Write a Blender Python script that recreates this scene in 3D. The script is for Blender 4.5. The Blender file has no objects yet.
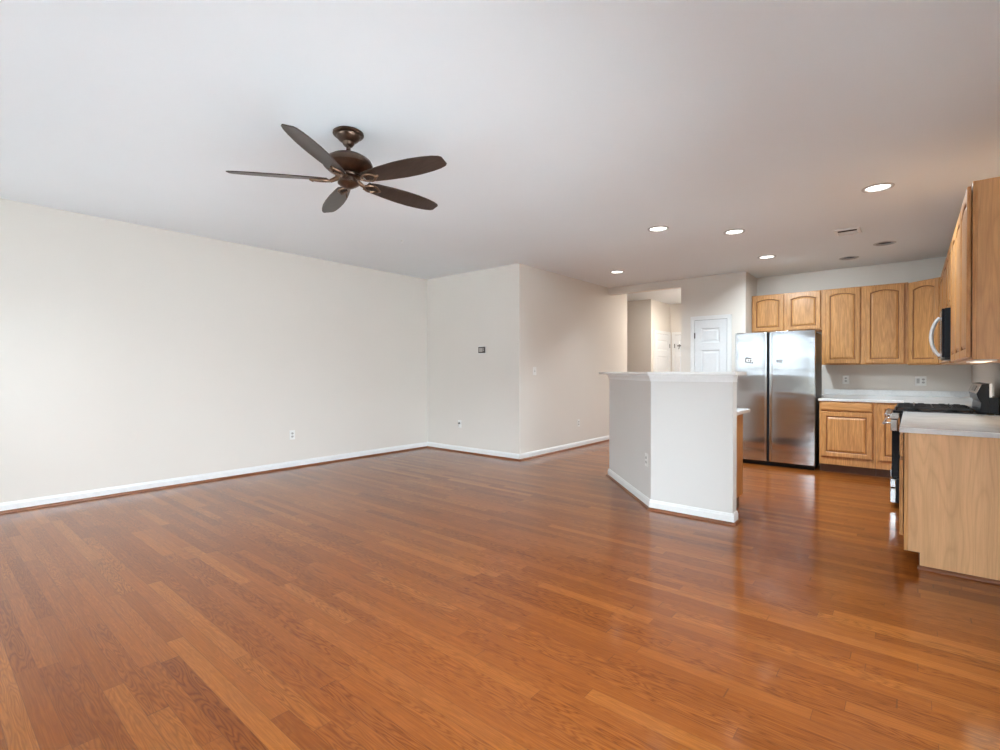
import bpy, bmesh, math, random
from mathutils import Vector, Matrix
random.seed(7)
PI = math.pi
sc = bpy.context.scene
COL = sc.collection

# ------------------------------------------------------------------ camera, world, exposure
H = 2.744                     # ceiling height
cam_d = bpy.data.cameras.new('camera')
cam = bpy.data.objects.new('camera', cam_d); COL.objects.link(cam)
cam.location = (0, 0, 1.23)
cam.rotation_euler = (PI/2 - math.radians(0.34), 0, 0.6953)
cam_d.sensor_width = 36.0
cam_d.lens = 494.4/1000*36.0
cam_d.clip_start = 0.02
sc.camera = cam
sc.view_settings.view_transform = 'Standard'
sc.view_settings.look = 'None'
sc.view_settings.gamma = 1.0
sc.view_settings.use_curve_mapping = False
sc.view_settings.exposure = 0.29

SKY = 19.0
world = bpy.data.worlds.new('world'); sc.world = world
world.use_nodes = True
wn = world.node_tree.nodes; wl = world.node_tree.links
bg = wn['Background']
bg.inputs[0].default_value = (0.80, 0.92, 1.0, 1)
bg.inputs[1].default_value = SKY

def area(name, loc, rot, sx, sy, power, color=(1, 1, 1), shape='RECTANGLE', spread=PI, portal=False):
    d = bpy.data.lights.new(name, 'AREA'); d.shape = shape
    d.size = sx; d.size_y = sy; d.energy = power; d.color = color; d.spread = spread
    if portal: d.cycles.is_portal = True
    o = bpy.data.objects.new(name, d); COL.objects.link(o)
    o.location = loc; o.rotation_euler = rot
    return o

YB = -1.5                     # wall behind the camera
# openings in that wall: x0, x1, z0, z1
OPEN = [(-6.0, -4.05, 0.25, 2.35), (-3.8, -1.8, 0.55, 2.35), (-1.2, 0.2, 0.55, 2.2)]
for (x0, x1, z0, z1) in OPEN:
    area('window_daylight', ((x0+x1)/2, YB-0.14, (z0+z1)/2), (PI/2, 0, 0), x1-x0, z1-z0, 1.0, portal=True)
RW = (0.3, 3.3, 0.15, 1.72)    # unseen window added in the right wall for extra daylight: y0, y1, z0, z1
area('window_daylight', (0.585+0.14, (RW[0]+RW[1])/2, (RW[2]+RW[3])/2), (PI/2, 0, PI/2), RW[1]-RW[0], RW[3]-RW[2], 1.0, portal=True)

# ------------------------------------------------------------------ node helpers / materials
def new_mat(name):
    m = bpy.data.materials.new(name); m.use_nodes = True
    nt = m.node_tree
    return m, nt, nt.nodes['Principled BSDF']
def nd(nt, t, **kw):
    n = nt.nodes.new(t)
    for k, v in kw.items(): setattr(n, k, v)
    return n
def mth(nt, op, a, b=None, c=None):
    n = nt.nodes.new('ShaderNodeMath'); n.operation = op
    for i, v in enumerate((a, b, c)):
        if v is None: continue
        if isinstance(v, (int, float)): n.inputs[i].default_value = v
        else: nt.links.new(v, n.inputs[i])
    return n.outputs[0]
def ramp(nt, fac, stops):
    n = nt.nodes.new('ShaderNodeValToRGB')
    e = n.color_ramp.elements
    while len(e) < len(stops): e.new(0.5)
    for q, (p, c) in zip(e, stops): q.position = p; q.color = (*c, 1)
    nt.links.new(fac, n.inputs[0])
    return n.outputs[0]
def mix(nt, fac, a, b, mode='MIX'):
    n = nt.nodes.new('ShaderNodeMix'); n.data_type = 'RGBA'; n.blend_type = mode
    if isinstance(fac, (int, float)): n.inputs[0].default_value = fac
    else: nt.links.new(fac, n.inputs[0])
    for i, v in ((6, a), (7, b)):
        if isinstance(v, tuple): n.inputs[i].default_value = (*v, 1)
        else: nt.links.new(v, n.inputs[i])
    return n.outputs[2]
def bump(nt, bs, height, strength=0.1, dist=0.01):
    b = nt.nodes.new('ShaderNodeBump'); b.inputs['Strength'].default_value = strength
    b.inputs['Distance'].default_value = dist
    nt.links.new(height, b.inputs['Height']); nt.links.new(b.outputs[0], bs.inputs['Normal'])
def noise(nt, vec, scale, detail=3, rough=0.5):
    n = nt.nodes.new('ShaderNodeTexNoise'); n.inputs['Scale'].default_value = scale
    n.inputs['Detail'].default_value = detail; n.inputs['Roughness'].default_value = rough
    if vec is not None: nt.links.new(vec, n.inputs['Vector'])
    return n.outputs[0]
def objco(nt): return nt.nodes.new('ShaderNodeTexCoord').outputs['Object']
def vmul(nt, v, s):
    n = nt.nodes.new('ShaderNodeVectorMath'); n.operation = 'MULTIPLY'
    nt.links.new(v, n.inputs[0]); n.inputs[1].default_value = s
    return n.outputs[0]

def paint(name, col, rough=0.6, tex=0.04, scale=220):
    m, nt, b = new_mat(name)
    v = objco(nt)
    n = noise(nt, v, 1.3, 2)
    c = ramp(nt, n, [(0.3, tuple(x*0.985 for x in col)), (0.7, col)])
    nt.links.new(c, b.inputs['Base Color'])
    b.inputs['Roughness'].default_value = rough
    b.inputs['Specular IOR Level'].default_value = 0.3
    bump(nt, b, noise(nt, v, scale, 2), tex, 0.004)
    return m
def plain(name, col, rough=0.5, metal=0.0, var=0.06, scale=30, coat=0.0):
    m, nt, b = new_mat(name)
    n = noise(nt, objco(nt), scale, 3)
    nt.links.new(ramp(nt, n, [(0.3, tuple(x*(1-var) for x in col)), (0.7, tuple(min(1, x*(1+var)) for x in col))]), b.inputs['Base Color'])
    b.inputs['Roughness'].default_value = rough; b.inputs['Metallic'].default_value = metal
    b.inputs['Coat Weight'].default_value = coat
    return m
def emis(name, col, s):
    m, nt, b = new_mat(name)
    b.inputs['Base Color'].default_value = (*col, 1)
    b.inputs['Emission Color'].default_value = (*col, 1); b.inputs['Emission Strength'].default_value = s
    return m

def oak(name, axis, light, dark, rough=0.38, k=1.0, pores=0.55):
    """oak: contour lines of a stretched noise give the cathedral grain; axis = grain direction"""
    m, nt, b = new_mat(name)
    tc = nt.nodes.new('ShaderNodeTexCoord'); v = tc.outputs['Object']
    oi = nt.nodes.new('ShaderNodeObjectInfo')
    off = nt.nodes.new('ShaderNodeVectorMath'); off.operation = 'MULTIPLY_ADD'
    cmb = nt.nodes.new('ShaderNodeCombineXYZ')
    for i in range(3): nt.links.new(oi.outputs['Random'], cmb.inputs[i])
    nt.links.new(cmb.outputs[0], off.inputs[0]); off.inputs[1].default_value = (13, 17, 11); nt.links.new(v, off.inputs[2])
    v = off.outputs[0]
    s = [1.0, 1.0, 1.0]; s[axis] = 0.11
    big = noise(nt, vmul(nt, v, tuple(x*5.0*k for x in s)), 1.0, 2, 0.45)
    f = mth(nt, 'PINGPONG', mth(nt, 'MULTIPLY', big, 15.0), 0.5)
    band = ramp(nt, mth(nt, 'MULTIPLY', f, 2.0), [(0.0, (0, 0, 0)), (0.22, (0.55,)*3), (0.6, (1, 1, 1)), (1.0, (0.9,)*3)])
    s2 = [1.0, 1.0, 1.0]; s2[axis] = 0.04
    fine = noise(nt, vmul(nt, v, tuple(x*150 for x in s2)), 1.0, 3, 0.6)
    s3 = [1.0, 1.0, 1.0]; s3[axis] = 0.05
    tone = noise(nt, vmul(nt, v, tuple(x*9 for x in s3)), 1.0, 2)
    mid = tuple((a*0.55+c*0.45) for a, c in zip(light, dark))
    c1 = mix(nt, band, mid, light)
    c2 = mix(nt, ramp(nt, fine, [(0.42, (pores,)*3), (0.58, (0, 0, 0))]), c1, dark)
    c3 = mix(nt, 1.0, c2, ramp(nt, tone, [(0.3, (0.86, 0.84, 0.82)), (0.7, (1.04, 1.03, 1.0))]), 'MULTIPLY')
    nt.links.new(c3, b.inputs['Base Color'])
    b.inputs['Roughness'].default_value = rough
    b.inputs['Coat Weight'].default_value = 0.15; b.inputs['Coat Roughness'].default_value = 0.25
    bump(nt, b, fine, 0.05, 0.003)
    return m

OL, OD = (0.68, 0.345, 0.125), (0.37, 0.155, 0.045)
M_OAK = oak('oak_vertical_grain', 2, OL, OD)
M_OAKX = oak('oak_grain_along_x', 0, OL, OD)
M_OAKY = oak('oak_grain_along_y', 1, OL, OD)
M_OAKPALE = oak('pale_oak_panel', 2, (0.82, 0.485, 0.245), (0.60, 0.32, 0.145), 0.42, 1.15, 0.25)
M_OAKEND = oak('oak_end_panel', 2, (0.74, 0.40, 0.175), (0.50, 0.245, 0.095), 0.42, 1.15, 0.3)
M_GROOVE = plain('oak_groove', (0.25, 0.10, 0.035), 0.5)
M_SHOE = oak('oak_shoe_stain', 0, (0.26, 0.085, 0.028), (0.16, 0.05, 0.016), 0.4)
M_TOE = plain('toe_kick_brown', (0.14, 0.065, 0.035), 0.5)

M_WALL = paint('greige_wall_paint', (0.755, 0.705, 0.645))
M_BARWALL = paint('pale_bar_paint', (0.70, 0.68, 0.65))
M_CEIL = paint('flat_ceiling_paint', (0.83, 0.86, 0.88), 0.85, 0.03)
M_TRIM = plain('white_trim_gloss', (0.82, 0.82, 0.81), 0.35, var=0.02)
M_DOOR = plain('white_door_paint', (0.78, 0.79, 0.80), 0.4, var=0.02)
M_PLATE = plain('white_plastic', (0.85, 0.84, 0.81), 0.35, var=0.02)
M_SLOT = plain('dark_slot', (0.10, 0.09, 0.085), 0.5)
M_BRONZE = plain('oiled_bronze', (0.085, 0.052, 0.036), 0.32, 0.75, 0.25, 18)
M_BRONZEHI = plain('rubbed_bronze', (0.15, 0.085, 0.052), 0.32, 0.7, 0.3, 40)
M_BLACK = plain('black_enamel', (0.010, 0.013, 0.017), 0.35)
M_BLACKGLASS = plain('black_glass', (0.008, 0.01, 0.014), 0.12)
for _m in (M_BLACK, M_BLACKGLASS): _m.node_tree.nodes['Principled BSDF'].inputs['Specular IOR Level'].default_value = 0.22
M_IRON = plain('cast_iron', (0.018, 0.018, 0.018), 0.55)
M_CHROME = plain('bright_metal', (0.80, 0.80, 0.81), 0.38, 0.85)
M_FRIDGESIDE = plain('dark_grey_fridge_side', (0.075, 0.068, 0.06), 0.45, 0.3)

ANISO = 0.0
def stainless(name, wavy=0.0, base=0.62):
    m, nt, b = new_mat(name)
    v = objco(nt)
    n = noise(nt, vmul(nt, v, (2, 2, 300)), 1.0, 2)
    nt.links.new(ramp(nt, n, [(0.3, (base*0.93,)*3), (0.7, (base, base, base*1.01))]), b.inputs['Base Color'])
    b.inputs['Metallic'].default_value = 1.0; b.inputs['Roughness'].default_value = 0.16 if wavy else 0.17
    if wavy:
        b.inputs['Anisotropic'].default_value = 0.9; b.inputs['Anisotropic Rotation'].default_value = ANISO
        tg = nt.nodes.new('ShaderNodeTangent'); tg.direction_type = 'RADIAL'; tg.axis = 'Z'; nt.links.new(tg.outputs[0], b.inputs['Tangent'])
    if wavy:
        w = noise(nt, vmul(nt, v, (0.9, 0.9, 6.0)), 1.0, 1)
        bump(nt, b, w, wavy, 0.01)
    return m
M_STEEL = stainless('brushed_steel')
M_FRIDGE = stainless('brushed_fridge_steel', 0.35, 0.56)

def quartz():
    m, nt, b = new_mat('pale_quartz')
    v = objco(nt)
    a = noise(nt, v, 6, 6, 0.6); c = noise(nt, v, 60, 3)
    k = ramp(nt, a, [(0.35, (0.70, 0.695, 0.69)), (0.5, (0.76, 0.755, 0.75)), (0.62, (0.79, 0.785, 0.78))])
    nt.links.new(mix(nt, 1.0, k, ramp(nt, c, [(0.3, (0.94,)*3), (0.6, (1,)*3)]), 'MULTIPLY'), b.inputs['Base Color'])
    b.inputs['Roughness'].default_value = 0.14
    return m
M_QUARTZ = quartz()

def floor_mat():
    m, nt, b = new_mat('oak_strip_floor')
    g = nt.nodes.new('ShaderNodeNewGeometry'); sp = nt.nodes.new('ShaderNodeSeparateXYZ')
    nt.links.new(g.outputs['Position'], sp.inputs[0])
    X, Y = sp.outputs[0], sp.outputs[1]
    W, L = 0.068, 0.95
    ry = mth(nt, 'DIVIDE', Y, W); row = mth(nt, 'FLOOR', ry); fy = mth(nt, 'FRACT', ry)
    wr = nd(nt, 'ShaderNodeTexWhiteNoise', noise_dimensions='1D'); nt.links.new(row, wr.inputs['W'])
    rx = mth(nt, 'ADD', mth(nt, 'DIVIDE', X, L), mth(nt, 'MULTIPLY', wr.outputs[0], 9.37))
    # uneven plank lengths
    rx = mth(nt, 'ADD', rx, mth(nt, 'MULTIPLY', mth(nt, 'SINE', mth(nt, 'MULTIPLY', rx, 2.3)), 0.22))
    pl = mth(nt, 'FLOOR', rx); fx = mth(nt, 'FRACT', rx)
    idv = mth(nt, 'ADD', mth(nt, 'MULTIPLY', row, 17.31), mth(nt, 'MULTIPLY', pl, 3.77))
    wn_ = nd(nt, 'ShaderNodeTexWhiteNoise', noise_dimensions='1D'); nt.links.new(idv, wn_.inputs['W'])
    rv = wn_.outputs[0]
    cb = nt.nodes.new('ShaderNodeCombineXYZ')
    nt.links.new(mth(nt, 'ADD', mth(nt, 'MULTIPLY', X, 1.0), mth(nt, 'MULTIPLY', rv, 53.0)), cb.inputs[0])
    nt.links.new(mth(nt, 'MULTIPLY', Y, 9.0), cb.inputs[1]); nt.links.new(mth(nt, 'MULTIPLY', rv, 31.0), cb.inputs[2])
    P = cb.outputs[0]
    big = noise(nt, P, 1.9, 2, 0.5)
    f = mth(nt, 'PINGPONG', mth(nt, 'MULTIPLY', big, 17.0), 0.5)
    band = ramp(nt, mth(nt, 'MULTIPLY', f, 2.0), [(0.0, (0, 0, 0)), (0.3, (0.45,)*3), (0.75, (1, 1, 1))])
    fine = noise(nt, vmul(nt, P, (5, 22, 1)), 1.0, 3, 0.6)
    base = ramp(nt, rv, [(0.0, (0.22, 0.060, 0.0095)), (0.3, (0.255, 0.071, 0.011)), (0.7, (0.285, 0.084, 0.014)), (1.0, (0.325, 0.107, 0.019))])
    dark = mix(nt, 1.0, base, (0.52, 0.46, 0.50), 'MULTIPLY')
    wb = nd(nt, 'ShaderNodeTexWhiteNoise', noise_dimensions='1D'); nt.links.new(mth(nt, 'ADD', idv, 0.5), wb.inputs['W'])
    amt = mth(nt, 'MULTIPLY', mth(nt, 'SUBTRACT', 1.0, band), mth(nt, 'ADD', 0.15, mth(nt, 'MULTIPLY', wb.outputs[0], 0.85)))
    c = mix(nt, amt, base, dark)
    c = mix(nt, ramp(nt, fine, [(0.45, (0.35,)*3), (0.62, (0, 0, 0))]), c, dark)
    ey = mth(nt, 'MINIMUM', fy, mth(nt, 'SUBTRACT', 1.0, fy)); ex = mth(nt, 'MINIMUM', fx, mth(nt, 'SUBTRACT', 1.0, fx))
    seam = mth(nt, 'MAXIMUM', mth(nt, 'LESS_THAN', ey, 0.014), mth(nt, 'LESS_THAN', ex, 0.0016))
    c = mix(nt, mth(nt, 'MULTIPLY', seam, 0.6), c, (0.10, 0.035, 0.012))
    nt.links.new(c, b.inputs['Base Color'])
    b.inputs['Specular IOR Level'].default_value = 0.02
    b.inputs['Coat Weight'].default_value = 0.88; b.inputs['Coat Roughness'].default_value = 0.13; b.inputs['Coat IOR'].default_value = 1.36
    big2 = noise(nt, g.outputs['Position'], 0.9, 2)
    rr = mth(nt, 'ADD', 0.28, mth(nt, 'MULTIPLY', big2, 0.10))
    nt.links.new(rr, b.inputs['Roughness'])
    return m
M_FLOOR = floor_mat()

def glass_mat():
    m, nt, b = new_mat('window_glass')
    nt.nodes.remove(b)
    t = nt.nodes.new('ShaderNodeBsdfTransparent'); g = nt.nodes.new('ShaderNodeBsdfGlossy'); g.inputs['Roughness'].default_value = 0.02
    fr = nt.nodes.new('ShaderNodeFresnel'); ms = nt.nodes.new('ShaderNodeMixShader')
    nt.links.new(fr.outputs[0], ms.inputs[0]); nt.links.new(t.outputs[0], ms.inputs[1]); nt.links.new(g.outputs[0], ms.inputs[2])
    nt.links.new(ms.outputs[0], nt.nodes['Material Output'].inputs[0])
    return m
M_GLASS = glass_mat()

# ------------------------------------------------------------------ mesh helpers
class MB:
    def __init__(s): s.bm = bmesh.new()
    def poly(s, pts):
        return s.bm.faces.new([s.bm.verts.new(p) for p in pts])
    def box(s, a, b):
        x0, y0, z0 = [min(p, q) for p, q in zip(a, b)]; x1, y1, z1 = [max(p, q) for p, q in zip(a, b)]
        return s.prism([(x0, y0), (x1, y0), (x1, y1), (x0, y1)], z0, z1)
    def prism(s, poly, z0, z1, fr=None):
        """poly in the first two axes, extruded on the third; fr maps (a,b,c)->xyz"""
        fr = fr or (lambda a, b, c: (a, b, c))
        ar = sum(poly[i][0]*poly[(i+1) % len(poly)][1]-poly[(i+1) % len(poly)][0]*poly[i][1] for i in range(len(poly)))
        if ar < 0: poly = poly[::-1]
        lo = [s.bm.verts.new(fr(x, y, z0)) for x, y in poly]; hi = [s.bm.verts.new(fr(x, y, z1)) for x, y in poly]
        n = len(poly)
        s.bm.faces.new(lo[::-1]); s.bm.faces.new(hi)
        for i in range(n): s.bm.faces.new((lo[i], lo[(i+1) % n], hi[(i+1) % n], hi[i]))
        return s
    def lathe(s, prof, c=(0, 0, 0), axis='Z', n=32, fr=None):
        """prof: (r, h) points from one end to the other"""
        rings = []
        for r, h in prof:
            ring = []
            for i in range(n):
                a = 2*PI*i/n; p = (r*math.cos(a), r*math.sin(a), h)
                if axis == 'X': p = (p[2], p[0], p[1])
                if axis == 'Y': p = (p[1], p[2], p[0])
                p = (p[0]+c[0], p[1]+c[1], p[2]+c[2])
                ring.append(s.bm.verts.new(fr(*p) if fr else p))
            rings.append(ring)
        for q, r in zip(rings, rings[1:]):
            for i in range(n): s.bm.faces.new((q[i], q[(i+1) % n], r[(i+1) % n], r[i]))
        s.bm.faces.new(rings[0][::-1]); s.bm.faces.new(rings[-1])
        return s
    def tube(s, pts, r, n=10, up=(0, 0, 1)):
        pts = [Vector(p) for p in pts]; rings = []
        up = Vector(up)
        for i, p in enumerate(pts):
            t = (pts[min(i+1, len(pts)-1)]-pts[max(i-1, 0)]).normalized()
            u = t.cross(up)
            if u.length < 1e-3: u = t.cross(Vector((1, 0, 0)))
            u.normalize(); v = t.cross(u).normalized()
            rr = r[i] if isinstance(r, (list, tuple)) else r
            rings.append([s.bm.verts.new(p+u*rr*math.cos(2*PI*k/n)+v*rr*math.sin(2*PI*k/n)) for k in range(n)])
        for q, w in zip(rings, rings[1:]):
            for i in range(n): s.bm.faces.new((q[i], q[(i+1) % n], w[(i+1) % n], w[i]))
        s.bm.faces.new(rings[0][::-1]); s.bm.faces.new(rings[-1])
        return s
    def done(s, name, mat, parent=None, bev=0.0, smooth=False, seg=2):
        """link as one mesh; geometry was given in world space, parent is an unrotated Empty"""
        bmesh.ops.recalc_face_normals(s.bm, faces=s.bm.faces)
        loc = Vector(parent['world']) if parent is not None else None
        if loc is None:
            xs = [v.co for v in s.bm.verts]
            lo = Vector([min(c[i] for c in xs) for i in range(3)]); hi = Vector([max(c[i] for c in xs) for i in range(3)])
            loc = Vector(((lo.x+hi.x)/2, (lo.y+hi.y)/2, lo.z))
        for v in s.bm.verts: v.co -= loc
        me = bpy.data.meshes.new(name); s.bm.to_mesh(me); s.bm.free()
        me.materials.append(mat)
        o = bpy.data.objects.new(name, me); COL.objects.link(o)
        if parent is not None:
            o.parent = parent; o['world'] = list(loc)
        else:
            o.location = loc; o['world'] = list(loc)
        if smooth:
            for p in me.polygons: p.use_smooth = True
            try: me.set_sharp_from_angle(angle=math.radians(40))
            except Exception: pass
        if bev:
            md = o.modifiers.new('bevel', 'BEVEL'); md.width = bev; md.segments = seg; md.limit_method = 'ANGLE'; md.angle_limit = math.radians(40)
        return o

def thing(name, label, cat, loc, group=None):
    o = bpy.data.objects.new(name, None); COL.objects.link(o)
    o.empty_display_size = 0.1
    o.location = loc; o['world'] = list(loc)
    o['label'] = label; o['category'] = cat
    if group: o['group'] = group
    return o
def tag(o, label, cat, group=None):
    o['label'] = label; o['category'] = cat
    if group: o['group'] = group
    return o
def struct(o): o['kind'] = 'structure'; return o
def frame_of(org, ux, uy=(0, 0, 1)):
    """local frame on a face: a along ux, b along uy, c outward (ux x uy)"""
    o, x, y = Vector(org), Vector(ux).normalized(), Vector(uy).normalized(); z = x.cross(y)
    return lambda a, b, c: tuple(o+x*a+y*b+z*c)

# ------------------------------------------------------------------ room shell
XL, YF, XS = -6.105, 5.456, -4.201            # left wall, facing wall, side wall
YP, XP, XQ = 8.08, -1.931, -2.898             # pantry front, its two corners
YK, XR = 8.768, 0.585                         # kitchen back wall, right wall
YD, YE = 9.90, 10.95                          # hall

struct(MB().box((XL-0.12, YB-0.12, -0.12), (XR+0.12, YE+0.12, 0)).done('floor', M_FLOOR))

CANS = [(-0.224, 5.11), (-2.068, 5.089), (-1.481, 5.724), (-1.475, 7.242), (-3.433, 6.878)]
OFFC = [(-0.257, 7.368), (-0.652, 8.003)]
HALLCAN = (-3.12, 9.55)
VENT = (-0.655, 6.34, -0.425, 6.585)
def ceiling():
    o = MB().box((XL-0.12, YB-0.12, H), (XR+0.12, YE+0.12, H+0.22)).done('ceiling', M_CEIL)
    cut = MB()
    for x, y in CANS+OFFC: cut.lathe([(0.087, H-0.05), (0.087, H+0.14)], (x, y, 0), n=40)
    cut.box((VENT[0]+0.028, VENT[1]+0.028, H-0.05), (VENT[2]-0.028, VENT[3]-0.028, H+0.12))
    c = cut.done('cutter', M_CEIL)
    md = o.modifiers.new('holes', 'BOOLEAN'); md.object = c; md.operation = 'DIFFERENCE'; md.solver = 'EXACT'
    bpy.context.view_layer.update()
    dg = bpy.context.evaluated_depsgraph_get()
    me = bpy.data.meshes.new_from_object(o.evaluated_get(dg))
    o.modifiers.clear(); o.data = me
    me.materials.clear(); me.materials.append(M_CEIL)
    for p in me.polygons: p.material_index = 0
    bpy.data.objects.remove(c)
    struct(o)
ceiling()

def wall(name, a, b, m=None): return struct(MB().box(a, b).done(name, m or M_WALL))
T = 0.12
wall('wall_left', (XL-T, YB-T, 0), (XL, YE+T, H))
wall('wall_facing', (XL, YF, 0), (XS, YF+T, H))
wall('wall_side', (XS-T, YF+T, 0), (XS, 8.84, H))
wall('wall_passage_near', (XL, 8.72, 0), (XS-T, 8.84, H))
wall('wall_passage_far', (XL, YD, 0), (-4.17, YD+T, H))
wall('wall_hall_left', (-4.17-T, YD+T, 0), (-4.17, YE, H))
wall('wall_hall_end', (-4.17-T, YE, 0), (XQ+T, YE+T, H))
wall('wall_pantry', (XQ, YP, 0), (XP, YP+T, H))
wall('wall_pantry_side', (XP-T, YP+T, 0), (XP, YK+T, H))
wall('wall_hall_right', (XQ, YP+T, 0), (XQ+T, YE, H))
wall('wall_kitchen', (XP, YK, 0), (XR, YK+T, H))
m = MB(); m.box((XR, YB-T, 0), (XR+T, RW[0], H)); m.box((XR, RW[1], 0), (XR+T, YK+T, H)); m.box((XR, RW[0], 0), (XR+T, RW[1], RW[2])); m.box((XR, RW[0], RW[3]), (XR+T, RW[1], H))
struct(m.done('wall_right', M_WALL))
wall('wall_header', (XS, YP, 2.618), (XQ, YP+T, H))

# wall behind the camera with its openings
def back_wall():
    m = MB(); xs = XL
    for (x0, x1, z0, z1) in OPEN:
        m.box((xs, YB-T, 0), (x0, YB, H))
        if z0 > 0: m.box((x0, YB-T, 0), (x1, YB, z0))
        m.box((x0, YB-T, z1), (x1, YB, H)); xs = x1
    m.box((xs, YB-T, 0), (XR, YB, H))
    struct(m.done('wall_behind', M_WALL))
back_wall()
for i, (x0, x1, z0, z1) in enumerate(OPEN):
    nm = 'window_%d' % (i+1)
    m = MB(); f = 0.05
    y0, y1 = YB-0.09, YB-0.03
    m.box((x0, y0, z0), (x0+f, y1, z1)); m.box((x1-f, y0, z0), (x1, y1, z1))
    m.box((x0+f, y0, z1-f), (x1-f, y1, z1)); m.box((x0+f, y0, z0), (x1-f, y1, z0+f))
    xm = (x0+x1)/2
    m.box((xm-f/2, y0, z0+f), (xm+f/2, y1, z1-f))
    if z0 > 0: m.box((x0+f, y0+0.01, (z0+z1)/2-0.02), (xm-f/2, y1-0.01, (z0+z1)/2+0.02)); m.box((xm+f/2, y0+0.01, (z0+z1)/2-0.02), (x1-f, y1-0.01, (z0+z1)/2+0.02))
    fr = struct(m.done(nm, M_TRIM))
    g = MB().box((x0+f, YB-0.064, z0+f), (x1-f, YB-0.058, z1-f)).done('glass_pane', M_GLASS)
    g.parent = fr; g.location = g.location-fr.location
m = MB(); f = 0.05
for (a, b) in ((RW[0], RW[0]+f), (RW[1]-f, RW[1]), ((RW[0]+RW[1]-f)/2, (RW[0]+RW[1]+f)/2)): m.box((XR+0.03, a, RW[2]), (XR+0.09, b, RW[3]))
m.box((XR+0.03, RW[0]+f, RW[2]), (XR+0.09, RW[1]-f, RW[2]+f)); m.box((XR+0.03, RW[0]+f, RW[3]-f), (XR+0.09, RW[1]-f, RW[3]))
fr = struct(m.done('window_4', M_TRIM))  # frame of the unseen window added to let in more daylight
g = MB().box((XR+0.058, RW[0]+f, RW[2]+f), (XR+0.064, RW[1]-f, RW[3]-f)).done('glass_pane', M_GLASS); g.parent = fr; g.location = g.location-fr.location
# what stands outside those windows
struct(MB().box((-14, -14, -0.35), (XR+T, 16, -0.2)).done('ground', plain('grey_bounce_ground', (0.60, 0.60, 0.60), 0.7)))  # unseen ground, its grey set for the daylight it bounces indoors
struct(MB().box((XR+T, -14, -0.35), (14, 16, -0.2)).done('ground', plain('pale_bounce_ground', (0.85, 0.85, 0.85), 0.7)))  # unseen ground made pale as a reflector to brighten the ceiling
def siding():
    m = MB(); y = -9.0
    for k in range(13):
        z = 0.9+k*0.2
        m.prism([(y-0.2, z), (y, z), (y-0.02, z+0.2), (y-0.2, z+0.2)], -13, 7, fr=lambda a, b, c: (c, a, b))
    struct(m.done('wall_outside', plain('darkened_white_siding', (0.21, 0.22, 0.23), 0.6)))  # siding colour darkened so its reflection in the refrigerator stays dim
siding()
struct(MB().box((-13, -8.9, -0.3), (7, -8.8, 1.15)).done('wall_garden', plain('darkened_beige_fence', (0.085, 0.082, 0.068), 0.7)))  # fence darkened likewise to dim its reflection

# baseboards with oak shoe moulding
def base_run(name, p, q, inward, n_trim, cut0=0.0, cut1=0.0, hgt=0.088, parent=None, shoe_ext=(0, 0)):
    """p->q along a wall face, inward = unit normal into the room"""
    p, q, n = Vector((*p, 0)), Vector((*q, 0)), Vector((*inward, 0)); t = (q-p).normalized(); L = (q-p).length
    org = p
    fr = lambda a, b, c: tuple(org+n*a+Vector((0, 0, b))+t*c)
    b = MB().prism([(0, 0), (0.014, 0), (0.014, hgt-0.022), (0.010, hgt-0.014), (0.008, hgt-0.004), (0.004, hgt), (0, hgt)], -cut0, L+cut1, fr)
    b = b.done(name, M_TRIM, parent)
    arc = [(0.014, 0.0)]+[(0.014+0.018*math.cos(a), 0.02*math.sin(a)) for a in [i*PI/10 for i in range(6)]]
    s = MB().prism(arc, -cut0-shoe_ext[0], L+cut1+shoe_ext[1], fr).done(('trim_%d' % n_trim) if parent is None else 'shoe_moulding', M_SHOE, parent)
    if parent is None: struct(b); struct(s)
    return b, s
base_run('baseboard_left', (XL, YB), (XL, YF), (1, 0), 1)
base_run('baseboard_facing', (XL, YF), (XS, YF), (0, -1), 2, -0.014, 0.014, shoe_ext=(0, 0.018))
base_run('baseboard_side', (XS, YF), (XS, 8.84), (1, 0), 3)
base_run('baseboard_passage', (XL, YD), (-4.17, YD), (0, -1), 4)
base_run('baseboard_hall', (-4.17, YD), (-4.17, YE), (1, 0), 5)
base_run('baseboard_pantry', (XQ, YP), (-2.742, YP), (0, -1), 6)
base_run('baseboard_right', (XR, YB), (XR, 4.03), (-1, 0), 7)

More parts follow.
